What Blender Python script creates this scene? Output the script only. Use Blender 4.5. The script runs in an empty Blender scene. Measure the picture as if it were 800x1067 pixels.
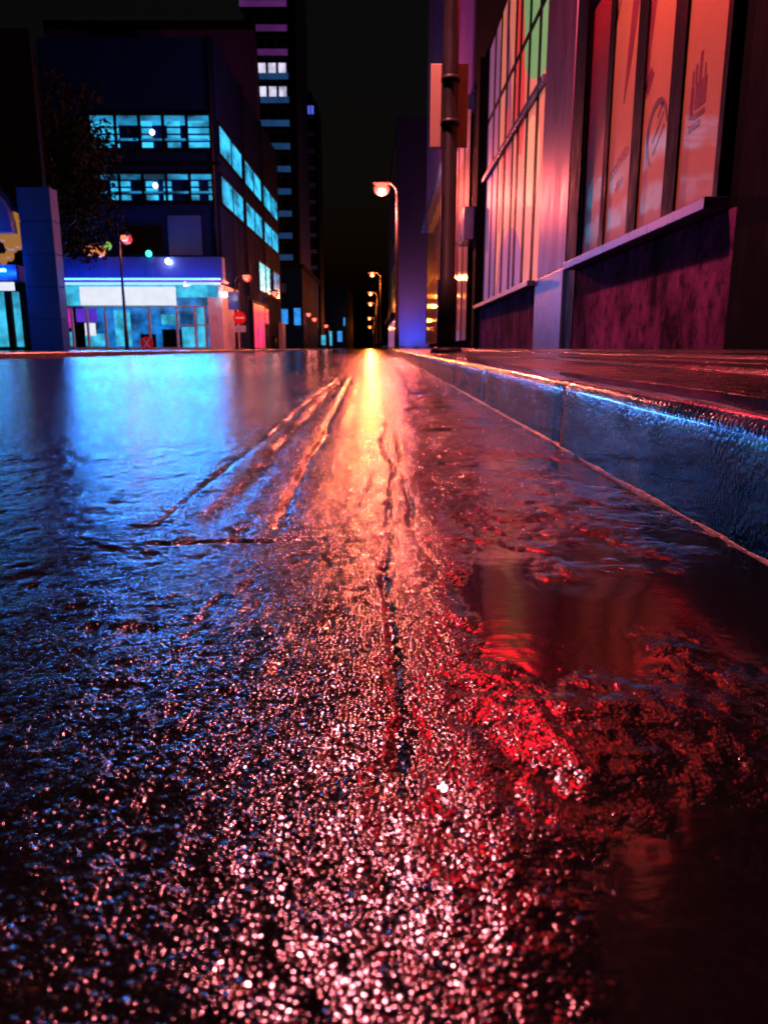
import bpy, math, random
import numpy as np
from mathutils import Vector, Matrix
random.seed(7)
rng = np.random.default_rng(11)
R = math.radians
sc = bpy.context.scene
COL = sc.collection

# ------------------------------------------------------------------ camera frame
F_PX, CX, CY, PITCH, CAM_H = 770.0, 400.0, 533.5, R(12.53), 0.21
def at(px, py, Y):
    """point at street distance Y that the photo shows at pixel (px, py)"""
    dx = (px - CX) / F_PX; dy = (CY - py) / F_PX
    yc = math.cos(PITCH) + dy * math.sin(PITCH); zc = -math.sin(PITCH) + dy * math.cos(PITCH)
    t = Y / yc
    return Vector((dx * t, Y, CAM_H + zc * t))

# ------------------------------------------------------------------ materials
class NT:
    def __init__(s, m):
        s.m = m; m.use_nodes = True; s.t = m.node_tree; s.n = s.t.nodes; s.l = s.t.links
        s.b = s.n['Principled BSDF']; s.out = s.n['Material Output']
    def node(s, t, **k):
        n = s.n.new(t)
        for a, v in k.items(): setattr(n, a, v)
        return n
    def link(s, a, b): s.l.new(a, b)
    def val(s, sock, v):
        if hasattr(v, 'is_output'): s.link(v, sock)
        else: sock.default_value = v
    def math(s, op, a, b=0.0, c=0.0, clamp=False):
        n = s.node('ShaderNodeMath', operation=op, use_clamp=clamp)
        for i, v in enumerate((a, b, c)): s.val(n.inputs[i], v)
        return n.outputs[0]
    def mix(s, f, a, b):
        n = s.node('ShaderNodeMix', data_type='RGBA')
        s.val(n.inputs[0], f)
        for i, v in ((6, a), (7, b)):
            if hasattr(v, 'is_output'): s.link(v, n.inputs[i])
            else: n.inputs[i].default_value = (*v[:3], 1)
        return n.outputs[2]
    def fmix(s, f, a, b):
        n = s.node('ShaderNodeMix', data_type='FLOAT')
        s.val(n.inputs[0], f); s.val(n.inputs[2], a); s.val(n.inputs[3], b)
        return n.outputs[0]
    def rng(s, v, a, b, c, d):
        n = s.node('ShaderNodeMapRange'); s.val(n.inputs[0], v)
        for i, x in enumerate((a, b, c, d)): s.val(n.inputs[i + 1], x)
        return n.outputs[0]
    def pos(s): return s.node('ShaderNodeNewGeometry').outputs['Position']
    def noise(s, vec, scale, detail=3.0, rough=0.55):
        n = s.node('ShaderNodeTexNoise'); s.link(vec, n.inputs['Vector'])
        n.inputs['Scale'].default_value = scale; n.inputs['Detail'].default_value = detail; n.inputs['Roughness'].default_value = rough
        return n.outputs['Fac']
    def scaled(s, vec, sc_):
        n = s.node('ShaderNodeVectorMath', operation='MULTIPLY'); s.link(vec, n.inputs[0]); n.inputs[1].default_value = sc_
        return n.outputs[0]
    def bump(s, h, strength=1.0, dist=1.0, normal=None):
        n = s.node('ShaderNodeBump'); s.val(n.inputs['Height'], h); s.val(n.inputs['Strength'], strength)
        n.inputs['Distance'].default_value = dist
        if normal is not None: s.link(normal, n.inputs['Normal'])
        return n.outputs[0]

def mat(name, col, rough=0.6, metal=0.0, var=0.25, vscale=3.0, bump=0.0, bscale=40.0, coat=0.0, coat_rough=0.05, rvar=0.15, spec=0.5):
    """weathered surface: base colour broken up by noise, uneven gloss, fine bump"""
    m = bpy.data.materials.new(name); k = NT(m); p = k.pos()
    f = k.noise(p, vscale, 5.0, 0.65)
    f2 = k.noise(k.scaled(p, (1, 1, 0.25)), vscale * 2.7, 4.0)
    ff = k.math('MULTIPLY', k.math('ADD', f, f2), 0.5)
    lo = tuple(c * (1 - var) for c in col); hi = tuple(min(1, c * (1 + var)) for c in col)
    k.link(k.mix(k.rng(ff, 0.3, 0.7, 0, 1), lo, hi), k.b.inputs['Base Color'])
    k.link(k.rng(f2, 0.3, 0.7, max(0.02, rough - rvar), min(1, rough + rvar)), k.b.inputs['Roughness'])
    k.b.inputs['Metallic'].default_value = metal
    k.b.inputs['Specular IOR Level'].default_value = spec
    if coat:
        k.b.inputs['Coat Weight'].default_value = coat; k.b.inputs['Coat Roughness'].default_value = coat_rough
    if bump:
        k.link(k.bump(k.math('MULTIPLY', k.noise(p, bscale, 4.0), bump)), k.b.inputs['Normal'])
    return m

def emit(name, col, strength, var=0.0, vscale=2.0, stretch=(1, 1, 1), sampled=False):
    m = bpy.data.materials.new(name); k = NT(m)
    m.cycles.emission_sampling = 'AUTO' if sampled else 'NONE'
    k.b.inputs['Base Color'].default_value = (0.02, 0.02, 0.02, 1)
    k.b.inputs['Roughness'].default_value = 0.2
    k.b.inputs['Emission Color'].default_value = (*col, 1)
    if var:
        f = k.noise(k.scaled(k.pos(), stretch), vscale, 3.0)
        k.link(k.rng(f, 0.35, 0.65, strength * (1 - var), strength * (1 + var)), k.b.inputs['Emission Strength'])
    else:
        k.b.inputs['Emission Strength'].default_value = strength
    return m

# ------------------------------------------------------------------ mesh helpers
class MB:
    def __init__(s): s.v = []; s.f = []; s.smooth = []
    def quad(s, pts, smooth=False):
        i = len(s.v); s.v += [tuple(p) for p in pts]; s.f.append(tuple(range(i, i + len(pts)))); s.smooth.append(smooth)
        return s
    def box(s, x0, x1, y0, y1, z0, z1):
        i = len(s.v)
        s.v += [(x0, y0, z0), (x1, y0, z0), (x1, y1, z0), (x0, y1, z0), (x0, y0, z1), (x1, y0, z1), (x1, y1, z1), (x0, y1, z1)]
        for f in ((0, 3, 2, 1), (4, 5, 6, 7), (0, 1, 5, 4), (1, 2, 6, 5), (2, 3, 7, 6), (3, 0, 4, 7)):
            s.f.append(tuple(i + a for a in f)); s.smooth.append(False)
        return s
    def prism(s, poly, z0, z1):
        n = len(poly); i = len(s.v)
        s.v += [(x, y, z0) for x, y in poly] + [(x, y, z1) for x, y in poly]
        s.f.append(tuple(i + a for a in reversed(range(n)))); s.f.append(tuple(i + n + a for a in range(n)))
        for a in range(n): s.f.append((i + a, i + (a + 1) % n, i + n + (a + 1) % n, i + n + a))
        s.smooth += [False] * (n + 2)
        return s
    def tube(s, pts, rad, n=12, cap=True):
        pts = [Vector(p) for p in pts]; rings = []
        if not hasattr(rad, '__len__'): rad = [rad] * len(pts)
        up = None
        for j, p in enumerate(pts):
            d = (pts[min(j + 1, len(pts) - 1)] - pts[max(j - 1, 0)]).normalized()
            a = Vector((1, 0, 0)) if abs(d.x) < 0.8 else Vector((0, 1, 0))
            u = d.cross(a).normalized(); w = d.cross(u)
            i = len(s.v); rings.append(i)
            for q in range(n):
                t = 2 * math.pi * q / n
                s.v.append(tuple(p + (u * math.cos(t) + w * math.sin(t)) * rad[j]))
        for j in range(len(rings) - 1):
            for q in range(n):
                s.f.append((rings[j] + q, rings[j] + (q + 1) % n, rings[j + 1] + (q + 1) % n, rings[j + 1] + q)); s.smooth.append(True)
        if cap:
            s.f.append(tuple(rings[0] + q for q in reversed(range(n)))); s.smooth.append(False)
            s.f.append(tuple(rings[-1] + q for q in range(n))); s.smooth.append(False)
        return s
    def ball(s, c, r, nu=16, nv=10):
        if not hasattr(r, '__len__'): r = (r, r, r)
        i = len(s.v); cx, cy, cz = c
        for a in range(nv + 1):
            th = math.pi * a / nv
            for b in range(nu):
                ph = 2 * math.pi * b / nu
                s.v.append((cx + r[0] * math.sin(th) * math.cos(ph), cy + r[1] * math.sin(th) * math.sin(ph), cz + r[2] * math.cos(th)))
        for a in range(nv):
            for b in range(nu):
                s.f.append((i + a * nu + b, i + (a + 1) * nu + b, i + (a + 1) * nu + (b + 1) % nu, i + a * nu + (b + 1) % nu)); s.smooth.append(True)
        return s
    def disc(s, c, r, normal='y', n=28, depth=0.02):
        """round plate facing -Y"""
        p0 = Vector(c); p1 = Vector(c) + Vector((0, depth, 0))
        return s.tube([p0, p1], r, n)
    def build(s, name, m, parent=None, bevel=0.0):
        me = bpy.data.meshes.new(name); me.from_pydata(s.v, [], s.f); me.validate()
        if len(me.polygons) == len(s.smooth): me.polygons.foreach_set('use_smooth', s.smooth)
        o = bpy.data.objects.new(name, me); COL.objects.link(o)
        if m is not None: me.materials.append(m)
        if parent is not None:
            o.parent = parent
            o.matrix_parent_inverse = parent_inv(parent)
        if bevel:
            b = o.modifiers.new('bevel', 'BEVEL'); b.width = bevel; b.segments = 2; b.limit_method = 'ANGLE'
        return o

def world_loc(o):
    v = Vector(o.location); p = o
    while p.parent is not None:
        p = p.parent; v += Vector(p.location)
    return v
def parent_inv(parent):
    # parts are modelled in world coordinates; roots carry only a location
    r = parent
    while r.parent is not None: r = r.parent
    return Matrix.Translation(-Vector(r.location)) if parent.parent is None else Matrix.Identity(4)

def empty(name, loc): 
    o = bpy.data.objects.new(name, None); COL.objects.link(o); o.location = loc; o.empty_display_size = 0.3
    return o
def tag(o, label=None, cat=None, group=None, kind=None):
    if label: o['label'] = label
    if cat: o['category'] = cat
    if group: o['group'] = group
    if kind: o['kind'] = kind
    return o
def lamp_light(name, kind, col, watts, loc, parent=None, radius=0.2, size=None, rot=(0, 0, 0)):
    d = bpy.data.lights.new(name, kind); d.color = col; d.energy = watts
    if kind == 'AREA': d.shape = 'RECTANGLE'; d.size, d.size_y = size
    else: d.shadow_soft_size = radius
    o = bpy.data.objects.new(name, d); COL.objects.link(o); o.location = loc; o.rotation_euler = rot
    if parent is not None: o.parent = parent; o.matrix_parent_inverse = parent_inv(parent)
    return o
def copy_tree(o, parent=None):
    c = o.copy(); COL.objects.link(c)
    if parent is not None: c.parent = parent
    for ch in list(o.children): copy_tree(ch, c)
    return c

# ------------------------------------------------------------------ height noise
def vnoise(x, y, seed):
    xi = np.floor(x).astype(np.int64); yi = np.floor(y).astype(np.int64)
    fx = x - xi; fy = y - yi
    fx = fx * fx * (3 - 2 * fx); fy = fy * fy * (3 - 2 * fy)
    def h(a, b):
        n = (a * 374761393 + b * 668265263 + seed * 1442695041) & 0x7fffffff
        n = ((n ^ (n >> 13)) * 1274126177) & 0x7fffffff
        n = n ^ (n >> 16)
        return (n & 0xffff) / 65535.0
    return (h(xi, yi) * (1 - fx) + h(xi + 1, yi) * fx) * (1 - fy) + (h(xi, yi + 1) * (1 - fx) + h(xi + 1, yi + 1) * fx) * fy
def fbm(x, y, seed, oct=4, gain=0.5):
    s = 0; a = 1; t = 0
    for k in range(oct):
        s = s + a * vnoise(x * 2 ** k, y * 2 ** k, seed + k * 17); t += a; a *= gain
    return s / t * 2 - 1
def sstep(a, b, x):
    t = np.clip((x - a) / (b - a), 0, 1); return t * t * (3 - 2 * t)
def grid_mesh(name, xs, ys, zfun, m, attrs=True):
    X, Y = np.meshgrid(xs, ys)
    Z, wet, grit = zfun(X, Y)
    nx, ny = len(xs), len(ys)
    me = bpy.data.meshes.new(name)
    co = np.stack([X, Y, Z], -1).reshape(-1, 3).astype(np.float32)
    idx = (np.arange(ny - 1)[:, None] * nx + np.arange(nx - 1)[None, :]).reshape(-1)
    fc = np.stack([idx, idx + 1, idx + nx + 1, idx + nx], -1).astype(np.int32)
    me.vertices.add(len(co)); me.vertices.foreach_set('co', co.ravel())
    me.loops.add(fc.size); me.loops.foreach_set('vertex_index', fc.ravel())
    me.polygons.add(len(fc)); me.polygons.foreach_set('loop_start', np.arange(0, fc.size, 4, dtype=np.int32))
    me.polygons.foreach_set('use_smooth', np.ones(len(fc), dtype=bool))
    me.update(calc_edges=True)
    a = me.attributes.new('wet', 'FLOAT', 'POINT'); a.data.foreach_set('value', wet.ravel().astype(np.float32))
    a = me.attributes.new('grit', 'FLOAT', 'POINT'); a.data.foreach_set('value', grit.ravel().astype(np.float32))
    me.materials.append(m)
    o = bpy.data.objects.new(name, me); COL.objects.link(o)
    return o

# ------------------------------------------------------------------ wet road
KERB_X = 0.388
def road_height(X, Y):
    # jagged warp so that cracks and ridges break up instead of running like ropes
    jx = 0.006 * fbm(X * 60, Y * 45, 101, 3) + 0.004 * fbm(X * 160, Y * 130, 103, 2)
    jy = 0.008 * fbm(X * 40, Y * 40, 105, 3)
    Xw, Yw = X + jx, Y + jy
    near = 1 - sstep(6.0, 14.0, Y)
    z = 0.0022 * fbm(X * 1.3, Y * 0.9, 1, 3) + 0.0010 * fbm(X * 9, Y * 7, 2, 3)
    z += 0.0010 * fbm(X * 38, Y * 30, 5, 3) * near + 0.0007 * fbm(X * 110, Y * 90, 7, 2) * (1 - sstep(1.5, 4, Y))
    wet = np.zeros_like(X)
    def line(x0): return x0 + 0.012 * fbm(Y * 2.2, Y * 0 + x0 * 9, 21, 3)
    ridge = np.zeros_like(X)
    env = sstep(0.80, 0.95, Yw) * (1 - sstep(4.2, 6.5, Y))
    for x0, sl, amp, wd, sd in ((-0.300, -0.010, 0.0042, 0.028, 1), (-0.243, -0.012, 0.0038, 0.024, 2), (-0.165, -0.022, 0.0044, 0.034, 3), (-0.098, -0.024, 0.0026, 0.026, 4)):
        c = line(x0) + sl * (Y - 0.85)
        brk = np.clip(0.75 + 1.1 * fbm(X * 8, Y * 3.2, 200 + sd, 3), 0.05, 1.3)
        rg = np.exp(-np.abs((Xw - c) / wd) ** 2.6) * env * brk
        z += amp * rg; ridge = np.maximum(ridge, rg)
    for x0, sl, amp, wd, sd in ((-0.205, -0.018, -0.0050, 0.022, 1), (-0.128, -0.024, -0.0045, 0.008, 2), (-0.272, -0.011, -0.003, 0.007, 3)):
        c = line(x0) + sl * (Y - 0.85)
        g = np.exp(-np.abs((Xw - c) / wd) ** 2.4) * env * np.clip(0.8 + 0.9 * fbm(X * 10, Y * 4, 220 + sd, 3), 0, 1.2)
        z += amp * g
        wet = np.maximum(wet, 0.6 * sstep(0.45, 0.95, g))
    # transverse seam
    cy = 0.79 + 0.030 * fbm(X * 9, X * 0, 31, 4) + 0.02 * (X + 0.15)
    g = np.exp(-np.abs((Yw - cy) / 0.006) ** 2) * sstep(-0.29, -0.26, X) * (1 - sstep(0.04, 0.10, X)) * np.clip(0.45 + 1.8 * fbm(X * 14, Y * 3, 35, 3), 0, 1.3)
    z -= 0.0038 * g
    cy2 = 2.05 + 0.02 * fbm(X * 6, X * 0 + 4, 33, 3)
    z -= 0.004 * np.exp(-((Yw - cy2) / 0.010) ** 2) * sstep(-0.02, 0.05, X)
    # long cracks beside the gutter: broken runs of missing stone
    for x0, a, b, dp, wd, sd in ((0.006, 0.28, 3.6, 0.0042, 0.0026, 41), (0.036, 0.30, 2.6, 0.0040, 0.0024, 47), (-0.030, 0.8, 2.0, 0.0024, 0.0018, 53)):
        c = x0 + 0.020 * fbm(Y * 3.1, Y * 0 + sd, sd, 4) - 0.004 * (Y - 0.5)
        run = np.clip(fbm(X * 2, Y * 34, sd + 3, 3) * 1.2 + 0.7, 0.4, 1.0) * np.clip(fbm(X, Y * 5, sd + 5, 2) * 2.5 + 1.0, 0.3, 1)
        z -= dp * np.exp(-np.abs((X + jx * 0.5 - c) / (wd * (0.35 + 1.2 * run))) ** 2.5) * run * sstep(a, a + 0.15, Y) * (1 - sstep(b - 0.8, b, Y))
    # chipped hollows between the ruts and the gutter
    hol = sstep(0.34, 0.46, fbm(X * 24 + 3, Y * 15, 71, 4)) * (1 - sstep(1.2, 2.2, Y))
    z -= 0.0012 * hol * (1 - sstep(-0.02, 0.03, X))
    # broken edge of the asphalt, then the smooth flooded gutter
    edge = 0.060 + 0.030 * fbm(X * 0.5, Y * 5.0, 61, 4) + 0.018 * np.clip(Y - 0.9, 0, 4)
    t = sstep(edge - 0.012, edge + 0.03, Xw)
    z -= 0.0042 * t
    lumps = 0.0050 * fbm(X * 7 + 5, Y * 5, 81, 4) + 0.0022 * fbm(X * 24, Y * 17, 83, 4)
    z += lumps * t
    level = -0.0034 + 0.0008 * (1 - sstep(0.7, 0.8, Y)) - 0.0032 * sstep(0.60, 0.85, Y + 0.45 * fbm(X * 5, Y * 3, 301, 3) - 0.5 * (X - 0.2))
    under = sstep(-0.0006, 0.0010, level - z) * t
    z = np.where(under > 0, z * (1 - under) + level * under, z)
    wet = np.maximum(wet, under)
    lane = sstep(0.05, 0.35, fbm(X * 0.55, Y * 0.22, 91, 3)) * sstep(2.0, 5.0, Y)
    wet = np.maximum(wet, 0.5 * lane * (1 - t))
    left = 1 - sstep(-0.32, -0.13, X + 0.06 * fbm(X * 3, Y * 2, 401, 3) - 0.02 * (Y - 1))
    fan = sstep(0.72, 0.95, Y) * sstep(-0.30, -0.22, X) * (1 - sstep(0.02, 0.08, X))
    body = (1 - 0.48 * left) * (1 + 0.3 * fan) * (1 + 1.1 * np.clip(ridge, 0, 1))
    grit = body * (1 - 0.93 * under) * (1 - (0.62 - 0.4 * sstep(0.9, 1.3, Y)) * t)
    return z, wet, grit

def road_material():
    m = bpy.data.materials.new('wet_asphalt'); k = NT(m); p = k.pos()
    wet = k.node('ShaderNodeAttribute', attribute_name='wet').outputs['Fac']
    grit = k.node('ShaderNodeAttribute', attribute_name='grit').outputs['Fac']
    warp = k.node('ShaderNodeTexNoise'); k.link(p, warp.inputs['Vector']); warp.inputs['Scale'].default_value = 90
    wv = k.node('ShaderNodeVectorMath', operation='MULTIPLY_ADD'); k.link(warp.outputs['Color'], wv.inputs[0]); wv.inputs[1].default_value = (0.004, 0.004, 0.0); k.link(p, wv.inputs[2])
    flat = k.scaled(wv.outputs[0], (1, 1, 0))
    def stones(scale):
        v = k.node('ShaderNodeTexVoronoi', feature='F1'); k.link(flat, v.inputs['Vector']); v.inputs['Scale'].default_value = scale
        v.inputs['Randomness'].default_value = 1.0
        d = v.outputs['Distance']
        dome = k.math('SUBTRACT', 1.0, k.math('MULTIPLY', d, d), clamp=True)
        rnd = k.node('ShaderNodeSeparateColor'); k.link(v.outputs['Color'], rnd.inputs[0])
        return dome, rnd.outputs[0], rnd.outputs[1]
    d1, r1, r1b = stones(350.0)
    d2, r2, r2b = stones(640.0)
    h = k.math('MULTIPLY', k.math('MULTIPLY', d1, k.rng(k.math('POWER', r1, 1.6), 0, 1, 0.15, 1.0)), 0.00115)
    h = k.math('ADD', h, k.math('MULTIPLY', k.math('MULTIPLY', d2, r2), 0.00008))
    d3, r3, r3b = stones(105.0)
    sy = k.node('ShaderNodeSeparateXYZ'); k.link(p, sy.inputs[0])
    coarse = k.rng(sy.outputs[1], 0.70, 0.86, 0.0, 0.25)
    h = k.math('ADD', h, k.math('MULTIPLY', k.math('MULTIPLY', k.math('MULTIPLY', d3, k.rng(r3, 0, 1, 0.2, 1.0)), 0.0022), coarse))
    patch = k.noise(p, 14.0, 4.0, 0.6)
    h = k.math('MULTIPLY', h, k.rng(patch, 0.3, 0.62, 0.45, 1.15))
    h = k.math('MULTIPLY', h, grit)
    h = k.math('MULTIPLY', h, k.fmix(wet, 1.0, 0.16))
    rip = k.noise(k.scaled(p, (22, 60, 1)), 1.0, 3.0)
    h = k.math('ADD', h, k.math('MULTIPLY', rip, k.fmix(wet, 0.0003, 0.00032)))
    k.link(k.bump(h), k.b.inputs['Normal'])
    c = k.mix(k.rng(k.noise(p, 5.0, 5.0), 0.3, 0.7, 0, 1), (0.004, 0.0045, 0.006), (0.010, 0.0105, 0.012))
    c = k.mix(k.rng(r1b, 0.6, 1.0, 0, 0.5), c, (0.020, 0.020, 0.021))
    k.link(c, k.b.inputs['Base Color'])
    rr = k.fmix(r1, 0.07, 0.15)
    rr = k.math('ADD', rr, k.rng(sy.outputs[1], 1.0, 2.4, 0.0, 0.05)); rr = k.math('ADD', rr, k.rng(sy.outputs[0], -0.55, -0.3, 0.03, 0.0))
    k.link(k.fmix(wet, rr, 0.13), k.b.inputs['Roughness'])
    k.b.inputs['IOR'].default_value = 1.5
    return m

def axis(lo, hi, d0, growth):
    out = [lo]; 
    while out[-1] < hi:
        out.append(out[-1] + max(d0, growth * abs(out[-1] - lo)))
    out[-1] = hi
    return np.array(out)
M_ROAD = road_material()
xr = np.arange(KERB_X + 0.02, -0.95, -0.0026)[::-1]
xl = [xr[0]]; st = 0.0026
while xl[-1] > -7.48:
    st = min(st * 1.035, 0.12); xl.append(xl[-1] - st)
xs = np.concatenate([np.array(xl[1:])[::-1], xr])
ys = [0.06]
while ys[-1] < 420: ys.append(ys[-1] + max(0.0014, 0.0062 * ys[-1]))
back = [0.06]; st = 0.01
while back[-1] > -25: st *= 1.09; back.append(back[-1] - st)
ys = np.array(back[1:][::-1] + ys)
road = grid_mesh('road', xs, ys, road_height, M_ROAD)
tag(road, kind='structure')
M_GROUND = mat('ground_soil', (0.03, 0.03, 0.032), 0.7, vscale=0.3)
g = MB(); g.quad([(-1500, -60, -0.09), (1500, -60, -0.09), (1500, 2500, -0.09), (-1500, 2500, -0.09)]); tag(g.build('ground', M_GROUND), kind='structure')

# ------------------------------------------------------------------ kerb and pavements
M_KERB = bpy.data.materials.new('wet_kerb_stone')
k = NT(M_KERB); p = k.pos()
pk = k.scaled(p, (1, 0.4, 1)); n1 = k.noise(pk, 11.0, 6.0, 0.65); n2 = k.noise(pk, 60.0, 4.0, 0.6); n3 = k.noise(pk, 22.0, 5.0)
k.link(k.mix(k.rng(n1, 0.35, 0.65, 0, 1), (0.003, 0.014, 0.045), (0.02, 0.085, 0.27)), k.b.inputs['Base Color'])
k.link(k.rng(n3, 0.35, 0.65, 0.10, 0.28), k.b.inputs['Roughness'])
hh = k.math('ADD', k.math('MULTIPLY', n1, 0.003), k.math('MULTIPLY', n2, 0.0010))
vor = k.node('ShaderNodeTexVoronoi', feature='F1'); k.link(p, vor.inputs['Vector']); vor.inputs['Scale'].default_value = 130
hh = k.math('ADD', hh, k.math('MULTIPLY', vor.outputs['Distance'], -0.0007))
k.link(k.bump(hh), k.b.inputs['Normal'])
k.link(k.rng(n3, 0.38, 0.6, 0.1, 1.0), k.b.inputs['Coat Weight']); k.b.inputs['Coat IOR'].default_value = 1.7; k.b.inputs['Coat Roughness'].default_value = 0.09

def kerb_profile_mesh(name, x_face, sgn, y_edges, top, depth, m, seg=0.03):
    """row of kerb stones: battered face, rounded arris, thin mortar joints, worn by noise"""
    mb = MB()
    prof = [(0.000, -0.06), (0.001, 0.012), (0.003, top * 0.35), (0.005, top * 0.7), (0.007, top - 0.022), (0.010, top - 0.012), (0.016, top - 0.004), (0.024, top), (depth * 0.6, top + 0.001), (depth, top + 0.002)]
    for a, b in zip(y_edges[:-1], y_edges[1:]):
        L = b - a; a2, b2 = a + 0.006, b - 0.006
        n = max(2, int(min(60, L / max(seg, 0.012 * max(a, 0.3)))))
        off = random.uniform(-0.002, 0.002)
        yy = [a2 + (b2 - a2) * i / n for i in range(n + 1)]
        i0 = len(mb.v)
        for y in yy:
            e = 0.006 if (y - a2 < 0.004 or b2 - y < 0.004) else 0.0
            for (d, z) in prof:
                w = 0.0025 * float(fbm(np.array([y * 6.0]), np.array([z * 20.0 + d * 8]), 5, 3)[0]) if L < 4 else 0
                mb.v.append((x_face + sgn * (d + e + off + w), y, z + w * 0.6 - e * 0.3))
        q = len(prof)
        for j in range(n):
            for t in range(q - 1):
                f = (i0 + j * q + t, i0 + (j + 1) * q + t, i0 + (j + 1) * q + t + 1, i0 + j * q + t + 1)
                mb.f.append(f if sgn < 0 else f[::-1]); mb.smooth.append(True)
        mb.f.append(tuple(i0 + t for t in range(q))); mb.smooth.append(False)
        mb.f.append(tuple(i0 + n * q + t for t in range(q))); mb.smooth.append(False)
    # mortar core behind the joints
    mb.box(min(x_face + sgn * 0.012, x_face + sgn * depth), max(x_face + sgn * 0.012, x_face + sgn * depth), y_edges[0], y_edges[-1], -0.06, top - 0.014)
    return mb.build(name, m)
edges = [-25 + 1.27 * i for i in range(200)]
s0 = 1.66 - 1.27 * round((1.66 + 25) / 1.27)
edges = [1.66 + 1.27 * i for i in range(-16, 60)] + [1.66 + 1.27 * 59 + 12 * i for i in range(1, 22)]
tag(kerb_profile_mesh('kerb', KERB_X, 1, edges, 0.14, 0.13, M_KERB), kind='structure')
# raised bead added for the bright water line at the kerb foot
mb = MB(); prev = None
yy = [0.2]
while yy[-1] < 60: yy.append(yy[-1] + max(0.006, 0.012 * yy[-1]))
pts = []
for y in yy:
    w = float(fbm(np.array([y * 5.0]), np.array([2.0]), 77, 3)[0]) + 1.2 * float(fbm(np.array([y * 23.0]), np.array([7.0]), 78, 3)[0]) - 0.3
    pts.append((y, max(0.0008, 0.0035 + 0.0022 * w), max(-0.002, 0.0025 + 0.002 * w)))
i0 = 0
for (y, w, h) in pts:
    for (d, z) in ((0.004, h + 0.004), (-w * 0.35, h * 0.75), (-w * 0.9, h * 0.2), (-w * 1.6, -0.008)):
        mb.v.append((KERB_X + d, y, z - 0.003))
for j in range(len(pts) - 1):
    for t in range(3):
        mb.f.append((j * 4 + t, j * 4 + t + 1, (j + 1) * 4 + t + 1, (j + 1) * 4 + t)); mb.smooth.append(True)
M_BEAD = mat('water_line_bead', (0.04, 0.045, 0.06), 0.4, var=0.4, vscale=20, bump=0.004, bscale=60)
tag(mb.build('kerb_water_line', M_BEAD), kind='structure')

# right pavement: rows of wet slabs, each with its own slight tilt
PAV0, PAV1 = KERB_X + 0.128, 3.0
rows_x = [PAV0, 0.86, 1.22, 1.60, 1.98, 2.36, 2.72, PAV1]
def pave_height(X, Y):
    base = 0.142 + (X - PAV0) * 0.020
    row = np.clip(np.searchsorted(rows_x, X, side='right') - 1, 0, 6)
    sh = (row % 2) * 0.3
    colid = np.floor((Y + sh) / 0.6)
    def hsh(a, b, s):
        n = (a.astype(np.int64) * 73856093 ^ b.astype(np.int64) * 19349663 ^ (s * 83492791)) & 0xffff
        return (n / 65535.0) * 2 - 1
    tilt = hsh(row, row * 0, 3) * 0.022 + hsh(row, colid, 4) * 0.004
    cx = np.array([(rows_x[i] + rows_x[i + 1]) / 2 for i in range(7)])[row]
    z = base + tilt * (X - cx) + np.array([0.0, 0.008, 0.002, 0.010, 0.005, 0.012, 0.008])[row] + hsh(row, colid, 6) * 0.0012
    jx = np.min(np.abs(X[..., None] - np.array(rows_x)), -1)
    fy = (Y + sh) / 0.6; jy = np.abs(fy - np.round(fy)) * 0.6
    z -= 0.009 * np.exp(-(jx / 0.016) ** 2) + 0.005 * np.exp(-(jy / 0.010) ** 2) * (Y < 20)
    z += 0.0025 * np.exp(-((jx - 0.035) / 0.014) ** 2) * (0.6 + 0.8 * fbm(X * 14, Y * 5, 17, 3))
    z += 0.0012 * fbm(X * 6, Y * 3, 15, 4)
    wet = sstep(-0.05, 0.35, fbm(X * 3.2, Y * 0.7, 19, 3))
    return z, wet, np.ones_like(X)
def pave_material(name):
    m = bpy.data.materials.new(name); k = NT(m); p = k.pos()
    wet = k.node('ShaderNodeAttribute', attribute_name='wet').outputs['Fac']
    k.link(k.mix(k.rng(k.noise(p, 4.0, 5.0), 0.3, 0.7, 0, 1), (0.03, 0.028, 0.028), (0.075, 0.07, 0.068)), k.b.inputs['Base Color'])
    k.link(k.fmix(wet, 0.24, 0.10), k.b.inputs['Roughness'])
    h = k.math('ADD', k.math('MULTIPLY', k.noise(p, 130.0, 3.0), k.fmix(wet, 0.0030, 0.0012)), k.math('MULTIPLY', k.noise(k.scaled(p, (1, 0.5, 1)), 20.0, 4.0), 0.014))
    k.link(k.bump(h), k.b.inputs['Normal'])
    return m
M_PAVE = pave_material('wet_paving')
px_ = np.arange(PAV0, PAV1 + 0.001, 0.0045)
py_ = [0.3]
while py_[-1] < 420: py_.append(py_[-1] + max(0.012, 0.010 * py_[-1]))
py_ = np.array([-25, -12, -6, -3, -1.5, -0.7, -0.3, 0.0] + py_)
tag(grid_mesh('pavement', px_, py_, pave_height, M_PAVE), kind='structure')
g = MB(); g.box(-60, -7.48, -25, 420, -0.08, 0.12); tag(g.build('pavement_across', mat('wet_paving_across', (0.09, 0.09, 0.095), 0.22, bump=0.004, bscale=20, rvar=0.1), bevel=0.02), kind='structure')

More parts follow.
